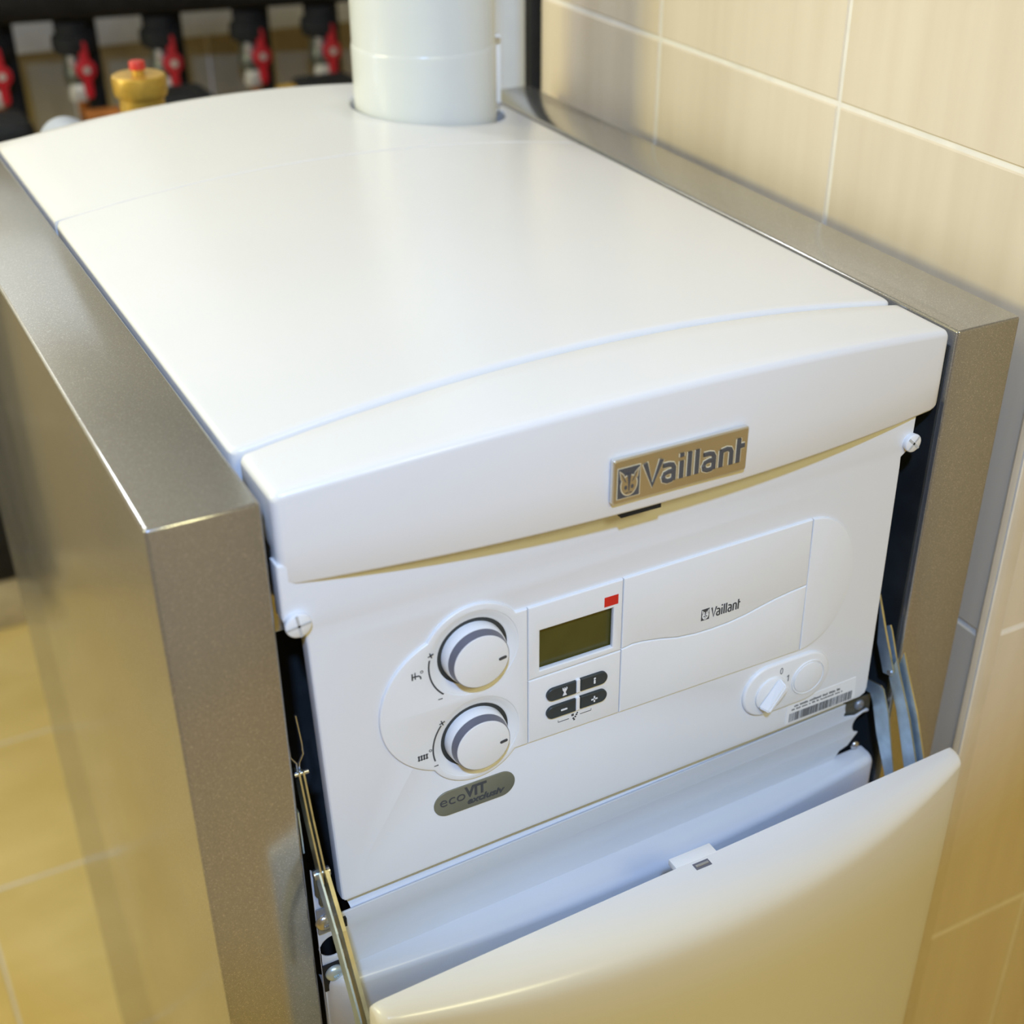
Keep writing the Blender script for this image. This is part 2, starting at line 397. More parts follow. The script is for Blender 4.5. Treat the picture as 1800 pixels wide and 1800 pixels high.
obj('plinth', MB().bbox(0.02, 0.55, 0.04, 0.64, ZF, ZF + 0.03, 0.003), M['black'], boiler)

def lid(x0, x1, y0, y1, r=0.0032, rb=0.0008, rc=0.007, zlow=-0.020, fx=30, fy=14):
    def axis(a, b, n):
        e = [0, r * 0.08, r * 0.2, r * 0.4, r * 0.7, r, rc]
        return [a + t for t in e] + [a + rc + (b - a - 2 * rc) * k / n for k in range(1, n)] + [b - t for t in e[::-1]]
    X, Y = axis(x0, x1, fx), axis(y0, y1, fy)
    mb = MB(); vs = []; idx = {}
    def place(x, y):
        cx_, cy_ = min(max(x, x0 + rc), x1 - rc), min(max(y, y0 + rc), y1 - rc)
        vx, vy = x - cx_, y - cy_
        if vx and vy:
            k = max(abs(vx), abs(vy)) / math.hypot(vx, vy); return cx_ + vx * k, cy_ + vy * k
        return x, y
    for i, x in enumerate(X):
        for j, y in enumerate(Y):
            d = min(x - x0, x1 - x, y - y0, y1 - y); px, py = place(x, y)
            idx[i, j] = len(vs); vs.append((px, py, arch(px) + 0.0005 - max(drop(max(0, min(x - x0, x1 - x, y - y0)), r), drop(max(0, y1 - y), rb))))
    fs = [(idx[i, j], idx[i + 1, j], idx[i + 1, j + 1], idx[i, j + 1]) for i in range(len(X) - 1) for j in range(len(Y) - 1)]
    rim = [(i, 0) for i in range(len(X))] + [(len(X) - 1, j) for j in range(1, len(Y))] + [(i, len(Y) - 1) for i in range(len(X) - 2, -1, -1)] + [(0, j) for j in range(len(Y) - 2, 0, -1)]
    low = []
    for ij in rim:
        p = vs[idx[ij]]; low.append(len(vs)); vs.append((p[0], p[1], zlow))
    k = len(rim)
    fs += [(idx[rim[a]], idx[rim[(a + 1) % k]], low[(a + 1) % k], low[a]) for a in range(k)]
    fs.append(tuple(low))
    return mb.add(vs, fs)
obj('top_lid', lid(0.0614, 0.5120, 0.0572, 0.4694), M['white'], boiler, ang=60)
# rear lid with the round flue opening
def rear_lid(x0, x1, y0, y1, hc, hr, r=0.004, zlow=-0.020):
    angs = sorted(set([2 * PI * k / 96 for k in range(96)] + [math.atan2(y - hc[1], x - hc[0]) % (2 * PI) for x in (x0, x1) for y in (y0, y1)]))
    rings = []; vs = []; fs = []
    for a in angs:
        c, s_ = math.cos(a), math.sin(a); t = 1e9
        if c > 1e-9: t = min(t, (x1 - hc[0]) / c)
        if c < -1e-9: t = min(t, (x0 - hc[0]) / c)
        if s_ > 1e-9: t = min(t, (y1 - hc[1]) / s_)
        if s_ < -1e-9: t = min(t, (y0 - hc[1]) / s_)
        col = []
        rad = [hr, hr + 0.0004, hr + 0.0012, hr + 0.003] + [hr + 0.003 + (t - hr - 0.007) * k / 12 for k in range(1, 13)] + [t - 0.0022, t - 0.0008, t]
        def pt(q): return hc[0] + q * c, hc[1] + q * s_
        x, y = pt(hr); col.append((x, y, zlow))
        for q in rad:
            x, y = pt(q); d = max(0, min(x - x0, x1 - x, y - y0, y1 - y))
            col.append((x, y, arch(x) + 0.0005 - max(drop(max(0, min(d, x - x0, x1 - x, y1 - y)), r) if min(x - x0, x1 - x, y1 - y) <= d + 1e-9 else 0, drop(max(0, y - y0), 0.0008)) - drop(max(0, q - hr), 0.003)))
        x, y = pt(t); col.append((x, y, zlow))
        rings.append(list(range(len(vs), len(vs) + len(col)))); vs += col
    n = len(rings)
    for i in range(n):
        a, b = rings[i], rings[(i + 1) % n]
        for k in range(len(a) - 1): fs.append((a[k], a[k + 1], b[k + 1], b[k]))
        fs.append((a[-1], a[0], b[0], b[-1]))
    return MB().add(vs, fs)
obj('rear_lid', rear_lid(0.0614, 0.5125, 0.4702, 0.702, (0.4265, 0.6015), 0.0702), M['white'], boiler, ang=60)

# front hood, arched upwards and bowed outwards
def hood():
    x0, x1, r, rc = 0.0640, 0.5125, 0.0042, 0.008
    e = [0, r * .1, r * .35, r * .7, r, rc]
    X = [x0 + t for t in e] + [x0 + rc + (x1 - x0 - 2 * rc) * k / 40 for k in range(1, 40)] + [x1 - t for t in e[::-1]]
    mb = MB(); vs = []; rings = []
    for x in X:
        d = max(0, min(x - x0, x1 - x)); q = drop(d, r); ub = drop(d, rc)
        zt = arch(x) + 0.0005 - q; yf = 0.0022 - (BOW + 0.0015) * (1 - s_of(x) ** 2) + q; yb = 0.0515 - q * 0.4; zb = -0.0538 + ub
        R = 0.0042; prof = [(yb, -0.022), (yb, zt - 0.0014)]
        prof += [(yb - 0.0014 + 0.0014 * math.cos(t), zt - 0.0014 + 0.0014 * math.sin(t)) for t in (PI / 6, PI / 3, PI / 2)]
        prof += [(yb - (yb - yf) * k / 5, zt) for k in range(1, 5)]
        prof += [(yf + R - R * math.sin(t), zt - R + R * math.cos(t)) for t in (0, PI / 8, PI / 4, 3 * PI / 8, PI / 2)]
        prof += [(yf, zb + (zt - zb) * 0.4), (yf, zb + 0.002), (yf + 0.0006, zb + 0.0006), (yf + 0.002, zb), (yf + 0.006, zb), (yf + 0.006, zb + 0.012), (yb - 0.004, zb + 0.02)]
        rings.append(list(range(len(vs), len(vs) + len(prof)))); vs += [(x, y, z) for y, z in prof]
    fs = []
    for a, b in zip(rings[:-1], rings[1:]):
        for k in range(len(a)): fs.append((a[k], a[(k + 1) % len(a)], b[(k + 1) % len(a)], b[k]))
    fs += [tuple(rings[0]), tuple(rings[-1][::-1])]
    return mb.add(vs, fs)
front_hood = obj('front_hood', hood(), M['white'], boiler, ang=60)
def fy(x): return 0.0022 - (BOW + 0.0015) * (1 - s_of(x) ** 2)
obj('latch_slot', MB().box(0.2600, 0.2870, -0.0155, -0.0115, -0.0572, -0.052), M['black'], front_hood, smooth=False, label='black latch under the hood edge')

# rounded stroke lettering "Vaillant" (cap height 1, x-height 0.74)
def wordmark(mb, x0, x1, zb, cap, wd, y0, y1):
    W = 4.44
    def a_(u):
        return [[(u + 0.06, 0.70), (u + 0.30, 0.70), (u + 0.45, 0.66), (u + 0.52, 0.54), (u + 0.52, 0.04)],
                [(u + 0.52, 0.42), (u + 0.30, 0.42), (u + 0.14, 0.38), (u + 0.08, 0.25), (u + 0.12, 0.12), (u + 0.26, 0.06), (u + 0.42, 0.07), (u + 0.52, 0.14)]]
    L = [[(0.09, 0.98), (0.42, 0.06), (0.78, 0.98)]] + a_(0.80) + [[(1.65, 0.04), (1.65, 0.70)], [(1.65, 0.865), (1.65, 1.0)], [(1.99, 0.04), (1.99, 0.98)], [(2.32, 0.04), (2.32, 0.98)]] + a_(2.54) \
        + [[(3.38, 0.04), (3.38, 0.70)], [(3.38, 0.66), (3.62, 0.70), (3.76, 0.66), (3.83, 0.54), (3.83, 0.04)], [(4.14, 0.04), (4.14, 0.98)], [(4.14, 0.68), (4.40, 0.68)]]
    kx, kz = (x1 - x0) / W, cap
    for pl in L:                                  # rounded bars, flattened to the wanted relief
        t_ = MB(); t_.tube([(x0 + u * kx, 0.0, zb + v * kz) for u, v in pl], wd / 2, 12)
        mb.add([(x, (y0 + y1) / 2 + y * (y1 - y0) / wd, z) for x, y, z in t_.v], t_.f)

# name badge on the hood
yb = fy(0.295) - 0.0003
bx0, bx1, bz0, bz1 = 0.2500, 0.3412, -0.0436, -0.0154
badge = obj('name_badge', shape2d([rrect(bx0, bx1, bz0, bz1, 0.0015)], yb - 0.0030, 0.0030, 0.0005), M['badge_rim'], front_hood, label='bright metal rim')
def hare(mbd, mbl, cx, cz, hw, hh, y, t, mbf=None):
    """square emblem: an egg with a hare's head and two long ears"""
    flat(mbd, [(cx - hw, cz - hh), (cx + hw, cz - hh), (cx + hw, cz + hh), (cx - hw, cz + hh)], y, y + t)
    f = y - t * 0.8
    egg = [(cx + hw * 0.80 * math.cos(a), cz - hh * 0.12 + hh * (0.78 if math.sin(a) < 0 else 0.66) * math.sin(a)) for a in [2 * PI * k / 28 for k in range(28)]]
    mbl.add([(x, f, z) for x, z in egg], [tuple(range(28))])
    for s_ in (-1, 1):
        ear = [(cx + s_ * hw * 0.16, cz - hh * 0.05), (cx + s_ * hw * 0.50, cz + hh * 0.62), (cx + s_ * hw * 0.93, cz + hh * 0.93), (cx + s_ * hw * 0.80, cz + hh * 0.30), (cx + s_ * hw * 0.40, cz - hh * 0.05)]
        mbl.add([(x, f - t * 0.3, z) for x, z in ear], [tuple(range(5))])
    g = f - t * 0.6
    if mbf is not None:                    # face and ears in the plate's colour, leaving a bright outline
        mbf.add([(cx + (x - cx) * 0.90, f - t * 0.45, cz - hh * 0.17 + (z - cz + hh * 0.17) * 0.91) for x, z in egg], [tuple(range(28))])
        for s_ in (-1, 1):
            ear = [(cx + s_ * hw * 0.18, cz - hh * 0.05), (cx + s_ * hw * 0.52, cz + hh * 0.57), (cx + s_ * hw * 0.86, cz + hh * 0.84), (cx + s_ * hw * 0.75, cz + hh * 0.30), (cx + s_ * hw * 0.40, cz - hh * 0.05)]
            mbf.add([(x, f - t * 0.5, z) for x, z in ear], [tuple(range(5))])
    for s_ in (-1, 1):
        in_ear = [(cx + s_ * hw * 0.22, cz + hh * 0.0), (cx + s_ * hw * 0.55, cz + hh * 0.52), (cx + s_ * hw * 0.78, cz + hh * 0.76), (cx + s_ * hw * 0.40, cz + hh * 0.12)]
        mbd.add([(x, g, z) for x, z in in_ear], [(0, 1, 2, 3)])
        mbd.add([(cx + s_ * hw * 0.30 + hw * 0.14 * math.cos(a), g, cz - hh * 0.30 + hh * 0.15 * math.sin(a)) for a in [2 * PI * k / 10 for k in range(10)]], [tuple(range(10))])
        mbd.add([(cx + s_ * hw * a, g, cz + hh * b) for a, b in ((0.03, -0.62), (0.32, -0.66), (0.30, -0.73), (0.03, -0.69))], [(0, 1, 2, 3)])
    mbd.add([(cx + hw * a, g, cz + hh * b) for a, b in ((-0.20, 0.62), (0.20, 0.62), (0.10, 0.02), (0.05, -0.55), (-0.05, -0.55), (-0.10, 0.02))], [(0, 1, 2, 3, 4, 5)])
obj('badge_plate', shape2d([rrect(bx0 + 0.0010, bx1 - 0.0009, bz0 + 0.0010, bz1 - 0.0011, 0.001)], yb - 0.0033, 0.0006), M['badge_face'], front_hood, label='metal badge face coloured with the gold reflection of the floor')
yl = yb - 0.0034
mbd, mbl, mbf = MB(), MB(), MB()
hare(mbd, mbl, 0.2601, -0.0306, 0.0071, 0.0094, yl - 0.0003, 0.0003, mbf)
obj('badge_emblem', mbf, M['badge_face'], front_hood, smooth=False)
wordmark(mbd, 0.2692, 0.3390, -0.0377, 0.0164, 0.0033, yl - 0.0006, yl + 0.0002)
wordmark(mbl, 0.2692, 0.3390, -0.0377, 0.0164, 0.0043, yl - 0.0003, yl + 0.0002)
flat(mbl, [(0.2525, -0.0405), (0.2677, -0.0405), (0.2677, -0.0207), (0.2525, -0.0207)], yl - 0.0001, yl)
obj('badge_outline', mbl, M['badge_line'], front_hood, smooth=False, label='thin bright outlines of emblem and letters')
obj('badge_lettering', mbd, M['badge_letter'], front_hood, smooth=False, label='dark grey emblem and letters')

# ------------------------------------------------------------------ control panel
K1, K2 = (0.1728, -0.1315), (0.1728, -0.1938)
WR = 0.0285
PY = 0.0025
outline = [(0.0625, -0.040), (0.0625, -0.0735), (0.0665, -0.0845), (0.0742, -0.0872), (0.0747, -0.095), (0.0797, -0.2885), (0.0815, -0.2908),
           (0.1964, -0.2873), (0.3286, -0.2847), (0.4157, -0.2832), (0.4845, -0.2812), (0.4895, -0.2785), (0.4907, -0.2735), (0.4875, -0.0905), (0.4870, -0.0830),
           (0.4945, -0.0770), (0.4948, -0.040)]
cp = obj('control_panel', shape2d([outline[::-1], circle(*K1, WR)[::-1], circle(*K2, WR)[::-1], [(0.2150, -0.1607), (0.2150, -0.1290), (0.2682, -0.1290), (0.2682, -0.1607)]], PY - 0.001, 0.0115, 0.0022), M['panel_white'], boiler, ang=20)

# left lobe outline (dial section): big circle joined with two lobes
LC, LR = (0.1622, -0.162), 0.0505
def isect(c0, r0, c1, r1, up):
    dx, dz = c1[0] - c0[0], c1[1] - c0[1]; d = math.hypot(dx, dz); a = (r0 * r0 - r1 * r1 + d * d) / (2 * d); h = math.sqrt(max(0, r0 * r0 - a * a))
    p = [(c0[0] + a * dx / d + sg * h * dz / d, c0[1] + a * dz / d - sg * h * dx / d) for sg in (1, -1)]
    return min(p, key=lambda q: q[0])
R1, R2 = 0.0335, 0.0325
i1 = isect(LC, LR, K1, R1, 1); i2 = isect(LC, LR, K2, R2, 0)
angd = lambda c, p: math.degrees(math.atan2(p[1] - c[1], p[0] - c[0]))
ZT, ZB = -0.1118, -0.2133
xt = K1[0] + math.sqrt(R1 ** 2 - (ZT - K1[1]) ** 2); xb = K2[0] + math.sqrt(R2 ** 2 - (ZB - K2[1]) ** 2)
dial_outline = [(0.2077, ZT), (xt, ZT)] + arc(*K1, R1, angd(K1, (xt, ZT)), angd(K1, i1), 20)[1:] \
    + arc(*LC, LR, angd(LC, i1) % 360, angd(LC, i2) % 360, 30)[1:] + arc(*K2, R2, angd(K2, i2) % 360, angd(K2, (xb, ZB)) % 360, 20)[1:] + [(0.2079, ZB)]
FD, FYF, FB = 0.0034, -0.0006, 0.0009
obj('dial_fascia', shape2d([dial_outline, circle(*K1, WR), circle(*K2, WR)], FYF, FD, FB), M['white_plastic'], cp, ang=20)
lcd = (0.2160, 0.2672, -0.1597, -0.1300)
obj('display_fascia', shape2d([[(0.2083, -0.1645), (0.2735, -0.1637), (0.2732, -0.1113), (0.2081, -0.1117)], [(lcd[0], lcd[2]), (lcd[1], lcd[2]), (lcd[1], lcd[3]), (lcd[0], lcd[3])]], FYF, FD, FB), M['white_plastic'], cp, ang=20)
obj('display_screen', MB().box(lcd[0] - 0.0008, lcd[1] + 0.0008, 0.0036, 0.0044, lcd[2] - 0.0008, lcd[3] + 0.0008), M['lcd'], cp, smooth=False, label='unlit olive display')
obj('status_mark', MB().box(0.2602, 0.2700, FYF - 0.0002, FYF + 0.0004, -0.1276, -0.1207), M['red'], cp, smooth=False, label='red rectangle above the display')
obj('button_fascia', shape2d([[(0.2083, -0.2132), (0.2739, -0.2136), (0.2736, -0.1645), (0.2083, -0.1652)]], FYF, FD, FB), M['white_plastic'], cp, ang=20)
wave = [(0.2741, -0.1636), (0.282, -0.1624), (0.2899, -0.1630), (0.303, -0.1655), (0.3159, -0.1688), (0.330, -0.1706), (0.3424, -0.1709), (0.356, -0.1703), (0.3691, -0.1685), (0.3805, -0.1660), (0.3915, -0.1637), (0.405, -0.1618), (0.4180, -0.1606)]
obj('flap_fascia', shape2d([[(0.2738, -0.1113), (0.2741, -0.1632)] + [(x, z + 0.0004) for x, z in wave] + [(0.4164, -0.1096)]], FYF, FD, FB), M['white_plastic'], cp, ang=20)
obj('flap_fascia', shape2d([[(0.2744, -0.2137), (0.4187, -0.2143)] + [(x, z - 0.0004) for x, z in wave[::-1]]], FYF, FD, FB), M['white_plastic'], cp, ang=20)
obj('end_fascia', shape2d([[(0.4170, -0.1096)] + arc(0.4172, -0.1622, 0.0400, 88, -84, 30, 0.0524) + [(0.4193, -0.2143)]], FYF, FD, FB), M['white_plastic'], cp, ang=20)

for K in (K1, K2):
    c = (K[0], 0, K[1])
    obj('dial_bezel', MB().lathe([(WR + 0.0004, 0.003), (WR + 0.0002, FYF + 0.0004), (0.0275, 0.0000), (0.0255, 0.0010), (0.0238, 0.0016), (0.0229, 0.0019), (0.0225, 0.0024)], c, 'y', 56), M['white_plastic'], cp, ang=50)
    obj('dial_gap_shade', MB().lathe([(0.0226, 0.0023), (0.0190, 0.0028)], c, 'y', 48), M['well'], cp, label='black ring standing for the shade in the gap round the dial')
    obj('dial_knob', MB().lathe([(0.0200, 0.0027), (0.0199, 0.0000), (0.0194, -0.0040), (0.0191, -0.0045), (0.0186, -0.0045)], c, 'y', 56), M['white_plastic'], cp)
    obj('dial_ring', MB().lathe([(0.0189, -0.0042), (0.0179, -0.0098), (0.0172, -0.0099)], c, 'y', 56), M['dial_grey'], cp, label='blue-grey ring round the dial cap')
    obj('dial_cap', MB().lathe([(0.0176, -0.0085), (0.0177, -0.0096), (0.0174, -0.0102), (0.0168, -0.0104), (0, -0.0105)], c, 'y', 56), M['white_plastic'], cp)
    mk = MB()
    p = capsule(-0.0026, 0.0026, 0, 0.0010, 8); a = math.radians(8)
    flat(mk, [(K[0] + 0.0133 + x * math.cos(a) - z * math.sin(a), K[1] - 0.0015 + x * math.sin(a) + z * math.cos(a)) for x, z in p], -0.0107, -0.0103)
    obj('dial_marker', mk, M['print'], cp, smooth=False, label='short dark pointer on the dial cap')

# buttons
def halfcap(x0, x1, cz, r, side):
    if side < 0: return [(x1, cz - r), (x1, cz + r)] + arc(x0 + r * 1.05, cz, r, 90, 270, 12)
    return [(x0, cz + r), (x0, cz - r)] + arc(x1 - r * 1.05, cz, r, -90, 90, 12)
for cz in (-0.1799, -0.1938):
    obj('button', shape2d([halfcap(0.2200, 0.2409, cz - 0.0002, 0.0047, -1)], -0.0026, 0.004, 0.0007), M['button'], cp)
    obj('button', shape2d([halfcap(0.2443, 0.2638, cz + 0.0002, 0.0047, 1)], -0.0026, 0.004, 0.0007), M['button'], cp)
    obj('button_divider', shape2d([rrect(0.2412, 0.2440, cz - 0.0052, cz + 0.0052, 0.0008)], -0.0022, 0.003, 0.0005), M['white_plastic'], cp)
mb = MB(); y = -0.00285
def F(poly): flat(mb, poly, y, y + 0.0003)
F(rrect(0.2300, 0.2345, -0.1944, -0.1932, 0.0003))                                   # minus
F(rrect(0.2517, 0.2563, -0.1942, -0.1932, 0.0003)); F(rrect(0.2535, 0.2545, -0.1960, -0.1914, 0.0003))   # plus
F(rrect(0.2532, 0.2544, -0.1815, -0.1787, 0.0004)); mb.add([(0.2538 + 0.0008 * math.cos(a), y, -0.1775 + 0.0008 * math.sin(a)) for a in [2 * PI * k / 12 for k in range(12)]], [tuple(range(12))])
F([(0.2310, -0.1828), (0.2340, -0.1828), (0.2330, -0.1805), (0.2343, -0.1778), (0.2307, -0.1778), (0.2320, -0.1805)])
for k in range(3): F(rrect(0.2309 + 0.0013 * k, 0.2316 + 0.0013 * k, -0.1776, -0.1768, 0.0002))
obj('button_symbols', mb, M['white_print'], cp, smooth=False, label='white symbols on the buttons')

# printed symbols
mb = MB(); y = FYF - 0.00015
def P(poly): flat(mb, poly, y, y + 0.0003)
P(stroke(arc(0.1728, -0.1330, 0.0293, 168, 225, 16), 0.0010))
P(stroke(arc(0.1728, -0.1938, 0.0290, 143, 196, 16), 0.0010))
def plus(cx, cz, s_, rot=0):
    for a in (rot, rot + 90):
        c, d = math.cos(math.radians(a)) * s_, math.sin(math.radians(a)) * s_; P(stroke([(cx - c, cz - d), (cx + c, cz + d)], 0.00075))
plus(0.1451, -0.1237, 0.0019, 20); plus(0.1504, -0.1747, 0.0019, 20)
P(stroke([(0.1486, -0.1566), (0.1514, -0.1566)], 0.0006)); P(stroke([(0.1440, -0.2056), (0.1468, -0.2056)], 0.0006))
# tap
P(stroke([(0.1331, -0.1325), (0.1331, -0.1352), (0.1331, -0.1372)], 0.0009)); P(stroke([(0.1349, -0.1322), (0.1349, -0.1370)], 0.0007))
P(stroke([(0.1331, -0.1350), (0.1352, -0.1350), (0.1372, -0.1352), (0.1382, -0.1362), (0.1384, -0.1378)], 0.0009))
P(stroke(arc(0.1391, -0.1330, 0.0008, 0, 359, 14), 0.0004))
# radiator
for k in range(4): P(rrect(0.1340 + 0.0017 * k, 0.1350 + 0.0017 * k, -0.1978, -0.1938, 0.0002))
P(rrect(0.1336, 0.1406, -0.1946, -0.1942, 0.0001)); P(rrect(0.1336, 0.1406, -0.1974, -0.1970, 0.0001))
P(stroke(arc(0.1421, -0.1925, 0.0008, 0, 359, 14), 0.0004))
# brackets and gauge sign below the buttons
P(stroke([(0.2292, -0.2030), (0.2292, -0.2044), (0.2370, -0.2044)], 0.0004)); P(stroke([(0.2450, -0.2036), (0.2530, -0.2036), (0.2530, -0.2022)], 0.0004))
for q in ((0.2396, -0.2024, 0.0009), (0.2402, -0.2052, 0.0006), (0.2416, -0.2044, 0.0006), (0.2424, -0.2030, 0.0006), (0.2408, -0.2064, 0.0006), (0.2430, -0.2018, 0.0005)):
    P(rrect(q[0] - q[2], q[0] + q[2], q[1] - q[2], q[1] + q[2], q[2] * 0.4, 2))
obj('printed_symbols', mb, M['print'], cp, smooth=False, label='dark grey printed plus, minus, tap and radiator signs')['kind'] = 'stuff'
mbd, mbl = MB(), MB()
hare(mbd, mbl, 0.3363, -0.1574, 0.0031, 0.0043, y, 0.0001)
wordmark(mbd, 0.3407, 0.3636, -0.1616, 0.0080, 0.00115, y - 0.0001, y + 0.0003)
obj('printed_name', mbd, M['print'], cp, smooth=False, label='small dark grey printed emblem and name')
obj('printed_emblem', mbl, M['white_plastic'], cp, smooth=False)

# oval type plate
obj('type_plate', shape2d([capsule(0.1433, 0.1993, -0.2402, 0.0097, 20)], 0.0006, 0.0018, 0.0004), M['badge_olive'], cp, label='olive oval plate with dark lettering')
mb = MB()
t = text2d('eco', 0.1472, 0.1644, -0.2414, 0.0078, 0.0003, 0.0003, bold=-0.008); mb.add(t.v, t.f)
t = text2d('VIT', 0.1640, 0.1792, -0.2403, 0.0083, 0.0003, 0.0003, bold=0.035); mb.add(t.v, t.f)
t = text2d('exclusiv', 0.1658, 0.1918, -0.2462, 0.0050, 0.0003, 0.0003, bold=0.028, shear=0.25); mb.add(t.v, t.f)
obj('type_lettering', mb, M['print'], cp, smooth=False)

# main switch
obj('switch_plate', shape2d([capsule(0.3745, 0.4480, -0.2402, 0.0207, 22)], -0.0012, 0.004, 0.0016), M['white_plastic'], cp, ang=50)
obj('switch_button', MB().lathe([(0.0142, -0.0008), (0.0140, -0.0020), (0.0134, -0.0021), (0.0131, -0.0011), (0.0126, -0.0011), (0.0122, -0.0022), (0.0095, -0.0027), (0, -0.0029)], (0.4290, 0, -0.2400), 'y', 48), M['white_plastic'], cp)
obj('switch_base', MB().lathe([(0.0135, -0.0006), (0.0133, -0.0026), (0.0122, -0.0033), (0, -0.0035)], (0.3975, 0, -0.2428), 'y', 48), M['white_plastic'], cp, ang=50)
mb = MB(); a = math.radians(52); ca, sa = math.cos(a), math.sin(a)
def tw(u, v): return (0.3975 + u * ca - v * sa, -0.2428 + u * sa + v * ca)
bot = [tw(-0.0128, -0.0048), tw(0.0128, -0.0048), tw(0.0128, 0.0048), tw(-0.0128, 0.0048)]
top = [tw(-0.0112, -0.0012), tw(0.0112, -0.0024), tw(0.0112, 0.0024), tw(-0.0112, 0.0012)]
mb.add([(x, -0.0032, z) for x, z in bot] + [(x, -0.0105, z) for x, z in top], [(3, 2, 1, 0), (4, 5, 6, 7)] + [(i, (i + 1) % 4, (i + 1) % 4 + 4, i + 4) for i in range(4)])
bm = bmesh.new(); me = bpy.data.meshes.new('t'); me.from_pydata(mb.v, [], mb.f); bm.from_mesh(me)
bmesh.ops.bevel(bm, geom=bm.edges[:], offset=0.0009, segments=2, affect='EDGES'); bpy.data.meshes.remove(me)
obj('switch_toggle', MB().bm(bm), M['white_plastic'], cp, ang=50, label='ridged white turning grip')
mb = MB()
t = text2d('0', 0.4036, 0.4060, -0.2292, 0.0054, -0.0014, 0.0003); mb.add(t.v, t.f)
flat(mb, stroke([(0.4103, -0.2334), (0.4115, -0.2321), (0.4115, -0.2374)], 0.0006), -0.0015, -0.0012)
obj('switch_numbers', mb, M['print_light'], cp, smooth=False)

# barcode sticker
lab = [(0.4163, -0.2797), (0.4790, -0.2783), (0.4772, -0.2592), (0.4160, -0.2606)]
mb = MB(); flat(mb, lab, PY - 0.0013, PY - 0.0009); obj('barcode_sticker', mb, M['label'], cp, smooth=False)
rnd = random.Random(5); mb = MB(); x = 0.4190
while x < 0.4755:
    wd = rnd.choice((0.00035, 0.00035, 0.0006, 0.0009)); mb.box(x, x + wd, PY - 0.0016, PY - 0.0012, -0.2787 + (x - 0.419) * 0.012, -0.2712 + (x - 0.419) * 0.012); x += wd + rnd.choice((0.0003, 0.0005, 0.0008))
for row, (xa, xb_, h) in enumerate(((0.4225, 0.462, 0.0016), (0.4205, 0.466, 0.0011))):
    z = -0.2662 - row * 0.0026; x = xa
    while x < xb_:
        wd = rnd.uniform(0.0006, 0.0014); hh = h * rnd.uniform(0.7, 1.25)
        mb.box(x, x + wd, PY - 0.0016, PY - 0.0012, z + (x - 0.419) * 0.012, z + hh + (x - 0.419) * 0.012); x += wd + rnd.choice((0.0004, 0.0004, 0.0015))
obj('barcode', mb, M['print_light'], cp, smooth=False, label='grey bars and fine print')

# quarter-turn screws of the panel
for sx_, sz_, rr, rot in ((0.0700, -0.0772, 0.0074, 0), (0.4915, -0.0722, 0.0064, 40)):
    sc = obj('panel_screw', MB().lathe([(rr * 0.9, PY), (rr, -0.0012), (rr * 0.97, -0.0022), (rr * 0.9, -0.0026), (0, -0.0027)], (sx_, 0, sz_), 'y', 32), M['white_plastic'], boiler, ang=50)
    mb = MB()
    for a in (rot + 8, rot + 98):
        c, d = math.cos(math.radians(a)) * rr * 0.93, math.sin(math.radians(a)) * rr * 0.93
        flat(mb, stroke([(sx_ - c, sz_ - d), (sx_ + c, sz_ + d)], 0.0015), -0.0029, -0.0025)
    obj('screw_slot', mb, M['screw_slot'], sc, smooth=False)

# small mounting flanges and left-hand fittings in the gap
obj('mounting_flange', MB().bbox(0.0601, 0.0785, 0.0265, 0.0285, -0.0975, -0.03, 0.0005), M['silver'], boiler)

# inner white front under the control panel, with a cut-out at its right end
ip = [(0.0608, -0.252), (0.0608, -0.41), (0.500, -0.41), (0.4766, -0.3426), (0.4806, -0.3364), (0.4884, -0.3340), (0.4968, -0.3244)] \
    + arc(0.4990, -0.3160, 0.0087, 240, 122, 12) + [(0.4990, -0.3066), (0.5035, -0.3074), (0.5050, -0.3062), (0.5030, -0.3045), (0.4920, -0.3068), (0.4801, -0.3035), (0.4800, -0.2940), (0.4800, -0.2915), (0.0760, -0.2960), (0.0735, -0.2940), (0.0700, -0.2620)]
def yaw(mb, y_add=lambda x: 0.0062 * s_of(x)):
    mb.v = [(x, y + y_add(x), z) for x, y, z in mb.v]; return mb
hole = circle(0.0701, -0.3205, 0.0090, 28)
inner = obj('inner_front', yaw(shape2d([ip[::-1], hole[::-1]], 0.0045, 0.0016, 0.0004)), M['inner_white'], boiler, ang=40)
mb = MB(); n = 6
prf = [(0.0045, -0.3030), (0.0052, -0.2995), (0.0075, -0.2965), (0.012, -0.2950), (0.026, -0.2945)]
vs = []; fs = []
for i, x in enumerate((0.0850, 0.18, 0.288, 0.39, 0.4805)):
    vs += [(x, y_ + 0.0062 * s_of(x), z_ + 0.0062 * (x - 0.288) / 0.2 * 0.55) for y_, z_ in prf]
for i in range(4):
    for k in range(4): fs.append((i * 5 + k, i * 5 + k + 1, i * 5 + k + 6, i * 5 + k + 5))
mb.add(vs, fs); obj('inner_front_lip', mb, M['white'], boiler, ang=60, label='rounded white upper lip of the inner front')

